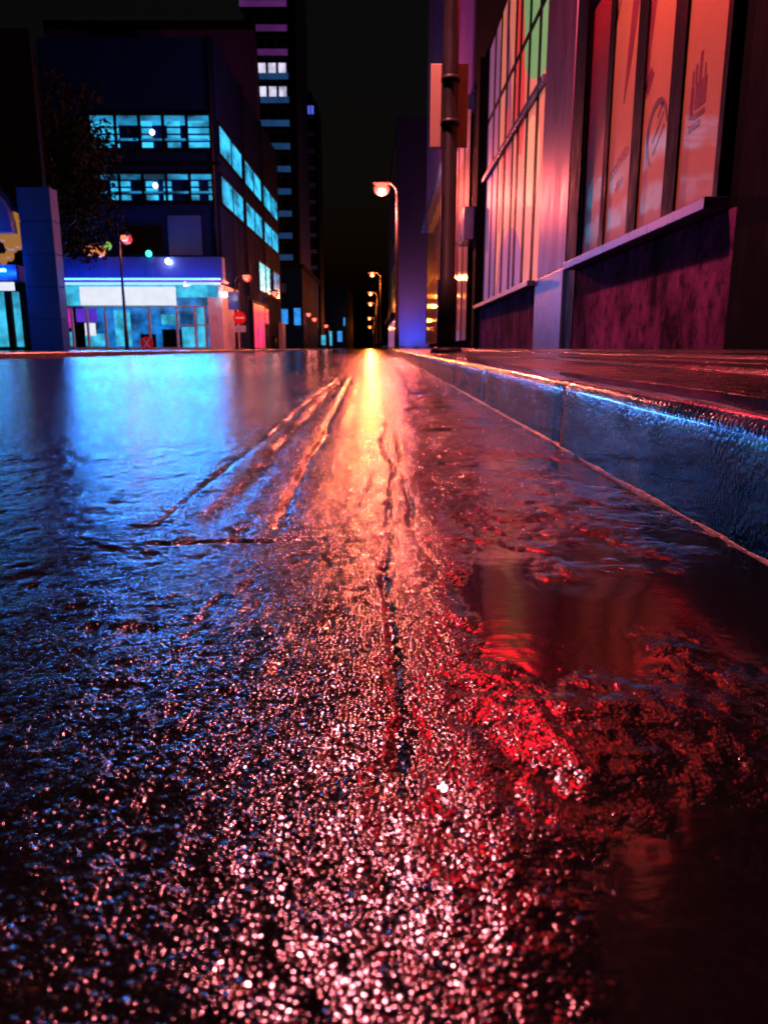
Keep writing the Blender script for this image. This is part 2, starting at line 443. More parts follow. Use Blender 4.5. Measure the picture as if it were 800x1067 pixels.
# ------------------------------------------------------------------ shared materials
M_DARK = mat('near_black_matte', (0.006, 0.006, 0.007), 0.85, var=0.3, bump=0.002, bscale=80, spec=0.02)
M_STEEL = mat('brushed_steel_cladding', (0.10, 0.055, 0.11), 0.45, metal=0.6, var=0.12, vscale=1.2, rvar=0.1, bump=0.0006, bscale=8)
M_ALU = mat('pale_aluminium', (0.08, 0.10, 0.22), 0.34, metal=0.5, var=0.12, rvar=0.1, bump=0.0008, bscale=14)
M_FRAME = mat('black_window_frame', (0.002, 0.002, 0.0025), 0.6, var=0.3, spec=0.06)
M_POLE = mat('dark_painted_steel', (0.014, 0.013, 0.014), 0.5, spec=0.25, var=0.3, bump=0.001, bscale=50)
M_PLINTH = bpy.data.materials.new('stained_render'); k = NT(M_PLINTH); p = k.pos()
s1 = k.noise(k.scaled(p, (1, 1, 0.6)), 1.5, 6.0, 0.7); s2 = k.noise(p, 4.0, 6.0, 0.75)
cc = k.mix(k.rng(s1, 0.38, 0.62, 0, 1), (0.020, 0.006, 0.018), (0.24, 0.05, 0.17))
cc = k.mix(k.rng(s2, 0.50, 0.62, 0, 0.85), cc, (0.012, 0.009, 0.015))
k.link(cc, k.b.inputs['Base Color']); k.link(k.rng(s2, 0.3, 0.7, 0.8, 0.95), k.b.inputs['Roughness']); k.b.inputs['Specular IOR Level'].default_value = 0.02
k.link(k.bump(k.math('ADD', k.math('MULTIPLY', s2, 0.010), k.math('MULTIPLY', k.noise(p, 60.0), 0.002))), k.b.inputs['Normal'])

def film_material(name, base, shapes, gloss=0.06, backlit=0.0, coat=1.0):
    """printed film behind glass; shapes: (y, z, ry, rz, lean, colour, amount) in metres on the facade"""
    m = bpy.data.materials.new(name); k = NT(m); p = k.pos()
    sx = k.node('ShaderNodeSeparateXYZ'); k.link(p, sx.inputs[0])
    c = k.mix(k.rng(k.noise(p, 0.8, 3.0), 0.3, 0.7, 0, 1), tuple(b * 0.82 for b in base), base)
    for (y, z, ry, rz, lean, col, amt) in shapes:
        dz = k.math('SUBTRACT', sx.outputs[2], z); dy = k.math('SUBTRACT', k.math('SUBTRACT', sx.outputs[1], y), k.math('MULTIPLY', dz, lean))
        e = k.math('ADD', k.math('POWER', k.math('ABSOLUTE', k.math('DIVIDE', dy, ry)), 2.0), k.math('POWER', k.math('ABSOLUTE', k.math('DIVIDE', dz, rz)), 2.0))
        c = k.mix(k.math('MULTIPLY', k.math('LESS_THAN', e, 1.0), amt), c, col)
    k.link(c, k.b.inputs['Base Color']); k.b.inputs['Roughness'].default_value = 0.55
    if backlit:
        k.link(c, k.b.inputs['Emission Color']); k.b.inputs['Emission Strength'].default_value = backlit
    k.b.inputs['Coat Weight'].default_value = coat; k.b.inputs['Coat Roughness'].default_value = gloss
    k.link(k.bump(k.math('MULTIPLY', k.noise(p, 1.3, 2.0), 0.004)), k.b.inputs['Coat Normal'])
    return m

# ------------------------------------------------------------------ street-front building on the right
WX = 3.0
b1 = tag(empty('shop_building', (3.0, 12.0, 0.18)), 'long street front building with tall printed window panes above a stained plinth', 'building')
def fpane(parent, y0, y1, z0, z1, m, x=WX + 0.06, name='pane'):
    return MB().box(x, x + 0.02, y0, y1, z0, z1).build(name, m, parent)
# bodies
MB().box(2.93, 9, -6.0, 6.55, 0.10, 11.5).build('darkened_end_wall', M_DARK, b1, 0.01)  # unlit near end of the front, its darkness put into the colour
MB().box(WX + 0.004, WX + 0.4, 6.55, 12.12, 0.12, 1.39).build('plinth', M_PLINTH, b1, 0.012)
MB().box(WX + 0.12, WX + 0.5, 6.55, 7.2, 1.39, 8.6).build('wall', M_DARK, b1)
MB().box(WX - 0.01, WX + 0.9, 12.13, 12.775, 0.12, 11.5).build('recess_shade_fill', M_FRAME, b1)  # flush black block stands in for the shade of the recess
MB().box(WX - 0.02, WX + 0.9, 12.8, 15.05, 1.52, 11.5).build('pier_cladding', M_STEEL, b1, 0.01)
MB().box(WX - 0.05, WX + 0.9, 12.78, 15.07, 0.12, 1.5).build('pier_base', M_ALU, b1, 0.01)
MB().box(WX + 0.004, WX + 0.4, 15.07, 24.2, 0.12, 1.39).build('plinth', M_PLINTH, b1, 0.012)
MB().box(WX + 0.5, 9, 6.55, 27.6, 0.12, 11.5).build('back_wall', M_FRAME, b1)
MB().box(WX + 0.0, WX + 0.48, 6.55, 27.0, 8.62, 11.5).build('upper_wall', M_DARK, b1)
MB().box(WX - 0.15, WX + 0.1, 24.2, 24.9, 0.12, 8.6).build('door_pier', M_DARK, b1)

M_FILM1 = film_material('peach_window_film', (0.40, 0.19, 0.07), [])
M_INK = mat('dark_red_print', (0.16, 0.02, 0.03), 0.5, coat=1.0)
M_INK2 = mat('grey_brown_print', (0.10, 0.05, 0.06), 0.5, coat=1.0)
# near window
w1 = MB()
def framed(parent, ye, z0, z1, zt, mull, film, px_off=0.06):
    """ye: list of (y0,y1) panes; black mullions fill between them"""
    f = MB()
    ylo, yhi = ye[0][0], ye[-1][1]
    f.box(WX + 0.02, WX + 0.14, ylo - 0.10, ylo, z0, z1); f.box(WX + 0.02, WX + 0.14, yhi, yhi + 0.08, z0, z1)
    for (a, b), (c, d) in zip(ye[:-1], ye[1:]): f.box(WX + mull, WX + 0.14, b, c, z0, z1)
    for z in zt:
        for (a, b) in ye: f.box(WX + mull + 0.004, WX + 0.13, a, b, z - 0.07, z + 0.07)
    win = f.build('window', M_FRAME, parent)
    zz = [z0] + list(zt) + [z1]
    for (a, b) in ye:
        for q in range(len(zz) - 1):
            lo = zz[q] + (0.07 if q else 0); hi = zz[q + 1] - (0.07 if q < len(zz) - 2 else 0)
            fpane(win, a, b, lo, hi, film)
    return win
win1 = framed(b1, [(7.28, 8.28), (8.62, 9.50), (9.84, 10.85), (11.06, 12.04)], 1.51, 6.2, (5.08,), 0.03, M_FILM1)
MB().box(WX + 0.02, WX + 0.48, 7.2, 12.12, 6.22, 8.61).build('upper_wall', M_DARK, b1)
MB().box(WX - 0.20, WX + 0.03, 6.9, 12.13, 1.40, 1.505).build('sill', M_ALU, win1, 0.008)
# print on the film, 2 mm proud
XP = WX + 0.056
def stroke(mb, pts, w):
    """flat brush stroke on the facade plane, pts (y, z)"""
    n = len(pts); i = len(mb.v)
    for j, (y, z) in enumerate(pts):
        y2, z2 = pts[min(j + 1, n - 1)]; y1, z1 = pts[max(j - 1, 0)]
        dy, dz = y2 - y1, z2 - z1; L = math.hypot(dy, dz) or 1
        ww = w[j] if hasattr(w, '__len__') else w
        for sg in (1, -1): mb.v.append((XP, y - sg * dz / L * ww / 2, z + sg * dy / L * ww / 2))
    for j in range(n - 1):
        mb.f.append((i + 2 * j, i + 2 * j + 1, i + 2 * j + 3, i + 2 * j + 2)); mb.smooth.append(False)
def rect(mb, y0, y1, z0, z1): mb.quad([(XP, y0, z0), (XP, y1, z0), (XP, y1, z1), (XP, y0, z1)])
ink = MB()   # skyline emblem on the nearest pane
rect(ink, 7.82, 8.08, 2.32, 2.38); rect(ink, 7.72, 8.00, 2.41, 2.46); rect(ink, 7.72, 7.98, 2.50, 2.74)
rect(ink, 8.02, 8.09, 2.44, 2.74); rect(ink, 7.86, 7.92, 2.74, 3.00); rect(ink, 7.97, 8.01, 2.74, 2.92); rect(ink, 8.05, 8.08, 2.76, 2.88); rect(ink, 7.76, 7.79, 2.74, 2.86)
ink.build('emblem', M_INK, win1)
ink = MB()   # open ring with slanted lettering
c0 = (9.02, 2.55)
stroke(ink, [(c0[0] + 0.30 * math.cos(R(a)) , c0[1] + 0.34 * math.sin(R(a))) for a in range(-60, 175, 10)], [0.03 + 0.05 * math.sin(math.pi * j / 23) for j in range(24)])
stroke(ink, [(9.16, 2.50), (8.98, 2.62), (8.84, 2.74)], 0.03); stroke(ink, [(9.12, 2.36), (8.98, 2.46), (8.80, 2.60)], 0.03)
stroke(ink, [(9.02, 2.72), (8.94, 2.80), (8.86, 2.84)], 0.03)
ink.build('ring_emblem', M_INK2, win1)
ink = MB()   # two short lines of handwriting
def scribble(mb, y, z, n, s, tilt):
    for i in range(n):
        yy = y - i * s * 0.62; zz = z + i * tilt
        r = random.random()
        if r < .35: stroke(mb, [(yy, zz), (yy - .02 * s, zz + s)], s * .22)
        else: stroke(mb, [(yy + .2 * s * math.cos(R(a)), zz + s * .35 + .33 * s * math.sin(R(a))) for a in range(30, 331, 30)], s * .18)
        if r < .2 or r > .8: stroke(mb, [(yy + .1 * s, zz + s * .5), (yy - .25 * s, zz + s * .55)], s * .16)
scribble(ink, 10.72, 2.42, 8, 0.15, 0.022); ink.build('lettering', M_INK, win1); ink = MB(); scribble(ink, 10.52, 2.20, 5, 0.12, 0.02)
ink.build('lettering', M_INK, win1)
ink = MB()   # long brush strokes
stroke(ink, [(10.02, 5.0), (10.08, 4.3), (10.22, 3.7), (10.34, 3.25)], [0.30, 0.26, 0.18, 0.03])
stroke(ink, [(9.30, 5.0), (9.36, 4.3), (9.46, 3.6), (9.48, 3.05)], [0.14, 0.20, 0.10, 0.05])
stroke(ink, [(9.30, 3.30), (9.46, 3.12)], 0.16)
ink.build('brush_strokes', M_INK, win1)
# far window wall with a large printed picture
G = (0.16, 0.46, 0.16); DR = (0.75, 0.03, 0.02); PU = (0.20, 0.07, 0.26); PE = (0.85, 0.42, 0.20)
M_FILM2 = film_material('mural_window_film', (0.80, 0.24, 0.14), [
    (15.2, 7.6, 3.3, 2.25, 0.0, G, 1.0), (18.4, 6.6, 0.55, 2.2, 0.25, DR, .9), (19.8, 6.0, 0.35, 2.6, 0.3, (0.25, 0.05, 0.12), .9),
    (20.4, 4.6, 0.5, 1.4, -0.35, DR, .9), (18.6, 5.4, 0.28, 0.9, 0.5, DR, 1.0), (22.3, 3.6, 0.55, 2.6, 0.2, PU, .85), (18.7, 1.8, 1.6, 1.25, 0.3, PU, .9),  # low purple oval puts a blue reflection into the print
    (20.7, 1.6, 0.5, 1.6, -0.4, (0.28, 0.06, 0.14), .9), (16.6, 4.0, 0.9, 0.9, 0.2, PE, 1.0), (22.9, 5.0, 1.5, 5.5, 0.0, (0.14, 0.06, 0.22), .8)], backlit=0.6, gloss=0.34, coat=0.08)
pan2 = []; y = 15.22
widths = [0.92, 1.05, 1.05, 0.62, 1.15, 1.05, 1.0, 1.25]
for wdt in widths:
    pan2.append((y, y + wdt - 0.16)); y += wdt + 0.07
win2 = framed(b1, pan2, 1.51, 8.6, (5.14, 6.66), 0.045, M_FILM2)
MB().box(WX - 0.20, WX + 0.03, 15.1, 24.15, 1.40, 1.505).build('sill', M_ALU, win2, 0.008)
MB().box(WX - 0.05, WX + 0.02, 15.2, 24.1, 5.06, 5.20).build('transom_rail', M_ALU, win2, 0.006)
# entrance beyond it
M_BLUEP = mat('blue_enamel', (0.05, 0.16, 0.55), 0.3, coat=0.5)
dr = MB().box(WX + 0.2, WX + 0.3, 24.9, 27.0, 0.14, 3.4).build('door', M_FRAME, b1)
MB().box(WX + 0.16, WX + 0.19, 25.1, 26.8, 0.4, 3.2).build('door_glass', film_material('door_glass_film', (0.10, 0.12, 0.25), []), dr)
MB().box(WX - 0.45, WX + 0.3, 24.95, 26.8, 3.6, 4.6).build('canopy_box', M_BLUEP, b1, 0.02)
framed(b1, [(25.0, 25.8), (25.95, 26.9)], 4.7, 8.6, (6.66,), 0.04, film_material('blue_tinted_film', (0.10, 0.16, 0.5), []))

# red lit blade sign on the same front, above the frame; its light lies in the gutter
rs = tag(empty('blade_sign', (2.2, 10.5, 5.6)), 'glowing red blade sign bracketed out from the near window front', 'sign')
MB().box(1.36, 2.16, 10.52, 10.64, 4.62, 7.26).build('sign_case', M_POLE, rs, 0.01)
M_RED = emit('red_neon_face', (1.0, 0.008, 0.02), 24.0, 0.2, sampled=True)
MB().box(1.42, 2.10, 10.50, 10.518, 4.68, 7.20).build('lit_face', M_RED, rs)
MB().box(1.42, 2.10, 10.642, 10.66, 4.68, 7.20).build('lit_face', M_RED, rs)
for zb in (4.9, 6.3): MB().tube([(2.16, 10.58, zb), (2.98, 10.58, zb)], 0.03).build('bracket', M_POLE, rs)

# ------------------------------------------------------------------ purple tall building, then the block behind
M_PURP = mat('violet_rendered_wall', (0.20, 0.10, 0.50), 0.5, var=0.12, vscale=0.4)
b2 = tag(empty('office_block', (3.0, 40.0, 0.15)), 'tall violet walled block rising out of sight behind the dark lamp post', 'building')
MB().box(WX + 0.01, 14, 27.7, 56, 8.7, 34).build('wall', M_PURP, b2, 0.03)
MB().box(WX + 0.3, 14, 27.7, 56, 0.12, 8.6).build('ground_floor_wall', M_DARK, b2)
M_FILM3 = film_material('shop_poster_film', (0.60, 0.40, 0.42), [(34, 4, 2.0, 3.0, .4, PU, .9), (41, 6, 2.0, 2.0, .4, (0.08, 0.14, 0.5), .9), (46, 3, 3, 3, .4, DR, .8)])
pn = []; y = 28.2
while y < 55: pn.append((y, y + 1.9)); y += 2.25
framed(b2, pn, 0.5, 8.2, (4.5,), 0.04, M_FILM3)
MB().box(WX - 0.35, WX + 0.3, 27.75, 55.9, 8.22, 8.68).build('canopy', M_BLUEP, b2, 0.02)
b3 = tag(empty('corner_block', (3.6, 118.0, 0.1)), 'bluish slab block with blank end wall closing the right side of the street', 'building')
M_SLATE = mat('blue_grey_panel_wall', (0.10, 0.12, 0.45), 0.45, var=0.15, vscale=0.15)
M_BLUEW = mat('blue_glazed_cladding', (0.06, 0.22, 0.55), 0.25, var=0.2, vscale=0.2)
MB().prism([(1.75, 110), (9, 109), (9, 150), (0.95, 150)], 0.1, 31).build('wall', M_SLATE, b3)
sd = MB()
for z in range(6, 30, 3):
    for q in range(8):
        y0 = 111 + q * 4.8; xx = 1.75 - 0.8 * (y0 - 110) / 40
        sd.prism([(xx - 0.12, y0), (xx - 0.02, y0), (xx - 0.10, y0 + 4.2), (xx - 0.20, y0 + 4.2)], z, z + 2.4)
sd.build('cladding', M_BLUEW, b3)
M_ADDED_FLOOD = emit('added_flood_lens', (0.02, 0.25, 1.0), 1.0)  # floodlights added to bring blue light onto the block's walls
for (fx, fy) in ((2.6, 107.0), (4.6, 106.6), (0.2, 116.0), (-0.1, 130.0)):
    f_ = MB().box(fx - 0.32, fx + 0.32, fy - 0.2, fy + 0.2, 0.12, 0.42).build('added_floodlight', M_POLE, b3, 0.02)
    MB().box(fx - 0.28, fx + 0.28, fy - 0.16, fy + 0.16, 0.425, 0.44).build('lens', M_ADDED_FLOOD, f_)
    lamp_light('added_flood_light', 'AREA', (0.02, 0.22, 1.0), 230, (fx, fy, 0.46), f_, size=(0.5, 0.28), rot=(R(180 - 12), 0, 0))
M_VIOLIT = emit('violet_shop_glow', (0.55, 0.16, 0.42), 0.55, 0.6, 0.5, (1, 1, .3))
MB().prism([(1.62, 111), (1.70, 111), (0.96, 149), (0.86, 149)], 0.3, 4.4).build('shop_window', M_VIOLIT, b3)
MB().prism([(0.9, 110.4), (1.74, 110.4), (0.98, 149), (0.1, 149)], 4.5, 5.2).build('awning', M_DARK, b3)

# ------------------------------------------------------------------ street lamps on the right
M_LENS = emit('hot_lamp_lens', (1.0, 0.15, 0.09), 2.4)
M_L0 = ((1.0, 0.20, 0.24), 3400); M_L1 = ((1.0, 0.14, 0.10), 5400); M_L2 = ((1.0, 0.18, 0.03), 2500); M_LL = ((1.0, 0.25, 0.22), 45)
M_HALO = emit('red_halo_glow', (1.0, 0.03, 0.03), 0.8)  # glare halo around each lamp, put in as a glowing red disc
def street_lamp(px, Y, hx, H, m, label, pr=0.09, lens=(0.30, 0.17, 0.13), group='lamp posts along the right pavement', base_z=0.15, hy=0.0, halo=1.55):
    r = tag(empty('street_lamp', (px, Y, base_z)), label, 'street lamp', group)
    MB().tube([(px, Y, base_z), (px, Y, base_z + 0.9), (px, Y, base_z + 0.92), (px, Y, H * 0.55), (px, Y, H - 0.35)], [pr * 1.25, pr * 1.25, pr, pr * 0.9, pr * 0.62], 18).build('pole', M_POLE, r)
    MB().tube([(px, Y, base_z - 0.02), (px, Y, base_z + 0.05), (px, Y, base_z + 0.07)], [pr * 2.1, pr * 2.0, pr * 1.3], 18).build('base', M_POLE, r)
    sg = -1 if hx < px else 1
    n = 8
    pts = [(px + (hx - px) * (1 - math.cos(math.pi / 2 * i / n)), Y + hy * (1 - math.cos(math.pi / 2 * i / n)), H - 0.35 + 0.5 * math.sin(math.pi / 2 * i / n)) for i in range(n + 1)]
    MB().tube(pts, [pr * 0.6 - pr * 0.2 * i / n for i in range(n + 1)], 12).build('arm', M_POLE, r)
    rb = lens[2] * 1.25 if len(lens) < 4 else lens[3]
    hd = MB().ball((hx + sg * 0.12, Y + hy, H + 0.13), (lens[0] * 1.35, lens[1] * 1.25, 0.10), 20, 10).build('lamp_head', M_POLE, r)
    MB().ball((hx + sg * 0.12, Y + hy, H + 0.06), (lens[0], lens[0] * 0.8, 0.06), 20, 10).build('lens', M_LENS, hd)
    MB().ball((hx + sg * 0.12, Y + hy, H - rb * 0.25), (rb * 1.05, rb, rb * 0.75), 20, 12).build('globe', M_LENS, hd)
    lamp_light('lamp_bulb', 'POINT', m[0], m[1], (hx + sg * 0.12, Y + hy, H - rb * 2.1), hd, rb)
    MB().ball((hx + sg * 0.12, Y + hy + 0.30, H - rb * 0.25), (rb * halo, 0.12, rb * halo * 0.9), 24, 12).build('halo_disc', M_HALO, hd)
    return r
street_lamp(0.80, 9.8, -0.08, 8.0, M_L0, 'dark lamp post on the right pavement carrying an orange sign board', 0.10, hy=-0.8)
c = at(398, 193, 36); street_lamp(0.60, 36, c.x + 0.1, c.z, M_L1, 'lamp post with the biggest red glowing lamp above the street', 0.09, (0.32, 0.20, 0.19, 0.24))
for (lx, ly, Y, pxx, lab) in ((389, 285, 72, 396.5, 'second lit lamp post down the right pavement below the big red lamp'),
                              (387, 305, 98, 393, 'third lit lamp post down the right pavement'),
                              (386.5, 316, 124, 392, 'fourth lit lamp post down the right pavement, just under the third'),
                              (385.5, 331, 168, 390, 'fifth small lit lamp post down the right pavement'),
                              (385.5, 340, 225, 389, 'farthest small lit lamp post on the right pavement')):
    c = at(lx, ly, Y); b = at(pxx, 362, Y)
    s = Y / 72
    street_lamp(b.x, Y, c.x, c.z, M_L2, lab, 0.09, (0.32 * s ** .5, 0.2, 0.13 * s ** .5))
# sign board clamped to the near lamp post
M_ORANGE = mat('pale_sign_board', (0.78, 0.55, 0.38), 0.45, var=0.1)
sgn = tag(empty('sign_board', (0.80, 10.0, 2.6)), 'upright pale orange board fixed behind the dark lamp post', 'sign')
MB().box(0.57, 1.03, 9.93, 9.96, 2.64, 3.58).build('board', M_ORANGE, sgn, 0.008)
MB().box(0.70, 0.90, 9.905, 9.93, 2.62, 3.60).build('backing_strap', M_FRAME, sgn)
for zc in (2.88, 3.36): MB().tube([(0.80, 9.8, zc - 0.03), (0.80, 9.8, zc + 0.03)], 0.115, 16).build('clamp', M_POLE, sgn)

# ------------------------------------------------------------------ shop corner building across the road
SY = 40.0
SX0, SX1 = -17.2, -8.45
M_NAVY = mat('navy_concrete', (0.002, 0.016, 0.11), 0.8, spec=0.04, var=0.2, vscale=0.5)
M_CLAD = mat('blue_cladding_band', (0.02, 0.10, 0.45), 0.35, var=0.25, vscale=0.3)
M_CYAN = emit('cyan_office_glow', (0.02, 0.36, 0.72), 0.65, 0.85, 0.9, (0.8, 1, 1.6))
M_CYAN2 = emit('cyan_office_glow_bright', (0.03, 0.46, 0.80), 1.1, 0.7, 0.8, (1, 0.6, 1.6))
M_SHOPB = emit('shop_blue_glow', (0.01, 0.22, 0.75), 0.55, 0.8, 1.4)
M_TEAL = emit('shop_teal_glow', (0.05, 0.55, 0.85), 0.8, 0.5, 1.6)
M_MAG = emit('shop_magenta_glow', (0.75, 0.02, 0.45), 0.8, 0.2)
M_VIO = emit('shop_violet_glow', (0.12, 0.03, 0.65), 0.8, 0.2)
M_WHITE = emit('lightbox_white', (0.84, 0.88, 1.0), 0.95, 0.05)
M_LED = emit('blue_led_tube', (0.2, 0.45, 1.0), 2.0)
M_PALE = mat('pale_pillar', (0.5, 0.52, 0.58), 0.4, var=0.1)
sb = tag(empty('shop_corner_building', (-12.8, 44, 0.12)), 'corner building with bright white fascia over a blue lit shop and cyan office windows', 'building')
MB().box(SX0, SX1, SY + 0.7, 63, 3.5, 15.2).build('wall', M_NAVY, sb)
MB().box(SX0, SX1, SY + 5.0, 63, 0.12, 3.5).build('ground_floor_wall', M_NAVY, sb)
MB().box(SX0, SX1 + 0.1, SY, SY + 0.69, 3.62, 4.8).build('cladding_band', M_CLAD, sb, 0.02)
MB().box(SX0 - 0.1, SX1 + 0.25, SY - 0.85, SY + 0.69, 3.48, 3.60).build('canopy', M_PALE, sb, 0.01)
MB().tube([(SX0 + 0.3, SY - 0.74, 3.41), (SX1 + 0.1, SY - 0.74, 3.41)], 0.06, 8).build('light_tube', M_LED, sb)
MB().tube([(SX0 + 0.3, SY - 0.6, 3.65), (SX1 + 0.1, SY - 0.6, 3.65)], 0.03, 8).build('light_tube', emit('added_blue_tube_upper', (0.02, 0.14, 1.0), 22, sampled=True), sb)  # upper tube added to cast blue light on the cladding band
lamp_light('shop_strip_light', 'AREA', (0.03, 0.25, 1.0), 1200, (-12.8, SY - 0.88, 3.38), sb, size=(8.7, 0.14), rot=(R(-78), 0, 0))
fas = MB().box(-15.75, -13.42, SY - 0.2, SY, 2.38, 3.30).build('fascia', M_WHITE, sb, 0.01)
MB().box(-13.36, -10.82, SY - 0.2, SY, 2.38, 3.30).build('fascia', M_WHITE, sb, 0.01)
MB().box(-16.9, -15.8, SY - 0.1, SY, 2.38, 3.30).build('fascia_panel', M_TEAL, sb)
MB().box(-10.75, -8.6, SY - 0.1, SY, 2.78, 3.36).build('fascia_panel', M_TEAL, sb)
# shop window: frame, glowing interior bays, display pieces
fr = MB()
for x in (-17.15, -16.35, -15.55, -14.6, -13.55, -12.3, -10.85, -9.9, -9.35): fr.box(x - 0.055, x + 0.055, SY - 0.04, SY + 0.08, 0.14, 2.36)
fr.box(SX0, SX1 - 0.8, SY - 0.05, SY + 0.10, 2.30, 2.38); fr.box(SX0, SX1 - 0.8, SY - 0.03, SY + 0.08, 0.12, 0.24)
fr.box(-10.8, -9.3, SY - 0.03, SY + 0.07, 1.35, 1.42)
sw = fr.build('shop_window', mat('lit_mullion', (0.35, 0.5, 0.65), 0.35), sb)
MB().box(SX0, SX1 - 0.8, SY + 3.9, SY + 4.0, 0.12, 3.3).build('back_panel', M_SHOPB, sw)
MB().box(SX0, SX1 - 0.8, SY + 0.1, SY + 4.9, 3.35, 3.45).build('ceiling_panel', M_TEAL, sw)
MB().box(-17.1, -16.4, SY + 0.25, SY + 0.3, 1.25, 2.25).build('poster', M_MAG, sw)
MB().box(-16.3, -15.2, SY + 0.45, SY + 0.5, 1.55, 2.25).build('poster', M_VIO, sw)
MB().box(-17.0, -16.4, SY + 0.25, SY + 0.3, 0.3, 1.05).build('display_panel', M_TEAL, sw)
MB().box(-15.9, -15.35, SY + 0.5, SY + 0.55, 0.85, 1.5).build('display_panel', M_WHITE, sw)
MB().box(-16.0, -15.0, SY + 0.7, SY + 0.75, 0.3, 0.95).build('display_panel', M_TEAL, sw)
MB().box(-14.55, -13.7, SY + 1.2, SY + 1.25, 0.3, 2.2).build('display_panel', M_TEAL, sw)
MB().prism([(-11.9, SY + 0.8), (-10.95, SY + 0.7), (-10.95, SY + 0.9), (-11.9, SY + 0.9)], 1.45, 1.95).build('display_panel', M_TEAL, sw)
MB().box(-12.1, -10.9, SY + 1.5, SY + 2.2, 0.14, 1.2).build('counter', M_DARK, sw)
MB().box(-13.3, -12.6, SY + 1.5, SY + 2.0, 0.14, 0.95).build('counter', M_DARK, sw)
MB().box(-10.7, -9.95, SY + 0.3, SY + 0.35, 0.25, 1.3).build('door_panel', M_TEAL, sw)
MB().box(-9.85, -9.4, SY + 0.3, SY + 0.35, 0.25, 2.3).build('door_panel', M_TEAL, sw)
MB().box(SX1 - 0.72, SX1 + 0.02, SY - 0.1, SY + 4.9, 0.12, 3.44).build('pillar', mat('lit_pale_pillar', (0.6, 0.65, 0.8), 0.35), sb)
# first floor: dark bays and small lamps
MB().box(-11.2, -9.5, SY + 0.60, SY + 0.69, 4.95, 6.9).build('window', M_CLAD, sb)
MB().box(-13.6, -11.5, SY + 0.60, SY + 0.69, 5.0, 6.4).build('window', M_FRAME, sb)
def small_lamp(p, r, m, parent, name='wall_lamp'):
    return MB().ball(p, r, 12, 8).build(name, m, parent)
M_WARM = emit('warm_globe', (1.0, 0.36, 0.08), 3.0); M_GREEN = emit('green_lamp', (0.05, 0.9, 0.55), 3.0); M_SPOT = emit('white_spot', (1.0, 0.8, 0.75), 30)
for (x, y, r, m) in ((155, 264, 0.16, M_GREEN), (175, 272, 0.13, M_SPOT), (193, 295, 0.12, M_SPOT), (234.5, 307, 0.12, M_SPOT)):
    p_ = at(x, y, SY - 0.25); small_lamp(p_, r, m, sb)
# office window rows on the front
for row, (z0, z1) in enumerate(((7.55, 8.9), (10.05, 11.65))):
    xx = [-14.9, -13.55, -12.35, -11.15, -9.95, -8.75]
    frm = MB(); frm.box(-15.0, -8.7, SY + 0.55, SY + 0.70, z1, z1 + 0.12); frm.box(-15.0, -8.7, SY + 0.5, SY + 0.70, z0 - 0.12, z0)
    for x in xx: frm.box(x - 0.07, x + 0.07, SY + 0.55, SY + 0.70, z0, z1)
    wn = frm.build('window', M_FRAME, sb)
    MB().box(-14.9, -8.8, SY + 0.66, SY + 0.69, z1 - 0.45 if row else z1 - 0.25, z1 - 0.01).build('blind', M_CYAN, wn)
    lit = [(-14.8, -13.4), (-12.25, -11.7), (-10.95, -10.3), (-9.9, -8.8)] if row else [(-14.0, -13.0), (-12.2, -11.6), (-11.3, -10.9), (-10.0, -9.5), (-9.0, -8.8)]
    for (a, b) in lit:
        q = MB(); z = z0 + 0.1
        while z < z1 - 0.5:
            q.box(a, b, SY + 0.62, SY + 0.64, z, z + 0.24); z += 0.33
        q.build('blind', M_CYAN2, wn)
    MB().box(-14.8, -8.9, SY + 0.6, SY + 0.62, z0 + 0.42, z0 + 0.52).build('light_strip', M_CYAN, wn)
    small_lamp((-11.65, SY + 0.4, z0 + 0.75), 0.13, emit('office_bulb', (0.8, 0.85, 1), 4), wn, 'bulb')
# side face towards the street
for (z0, z1) in ((7.55, 8.9), (9.95, 11.3)):
    for (y0, y1) in ((40.9, 47.0), (48.0, 54.0), (55.0, 61.8)):
        f = MB(); f.box(SX1 - 0.05, SX1 + 0.10, y0 - 0.12, y1 + 0.12, z0 - 0.12, z0); f.box(SX1 - 0.05, SX1 + 0.10, y0 - 0.12, y1 + 0.12, z1, z1 + 0.12)
        for y in (y0 - 0.06, (y0 + y1) / 2, y1 + 0.06): f.box(SX1 - 0.05, SX1 + 0.09, y - 0.05, y + 0.05, z0, z1)
        wn = f.build('window', M_FRAME, sb)
        MB().box(SX1 + 0.02, SX1 + 0.04, y0, y1, z0, z1).build('pane', M_CYAN2, wn)
M_SIDEW = emit('side_window_glow', (0.12, 0.75, 0.85), 1.3, 0.5, 2.0, (1, 1, 3))
wn = MB().box(SX1 + 0.01, SX1 + 0.06, 52.0, 56.8, 3.9, 6.0).build('window', M_FRAME, sb); MB().box(SX1 + 0.07, SX1 + 0.09, 52.2, 56.6, 4.05, 5.85).build('pane', M_SIDEW, wn)
wn = MB().box(SX1 + 0.01, SX1 + 0.06, 58.5, 61.8, 3.9, 6.0).build('window', M_FRAME, sb); MB().box(SX1 + 0.07, SX1 + 0.09, 58.7, 61.6, 4.05, 5.85).build('pane', M_CYAN, wn)
M_REDL = emit('red_entrance_glow', (1.0, 0.03, 0.08), 0.9, 0.5, 1.5, (1, 1, 0.2))
dr = MB().box(SX1 + 0.01, SX1 + 0.10, 48.6, 55.4, 0.12, 3.2).build('door', M_FRAME, sb)
MB().box(SX1 + 0.11, SX1 + 0.13, 49.0, 53.2, 0.2, 3.0).build('door_glass', M_REDL, dr)
MB().box(SX1 + 0.11, SX1 + 0.13, 53.5, 55.2, 1.9, 2.9).build('door_glass', M_REDL, dr)
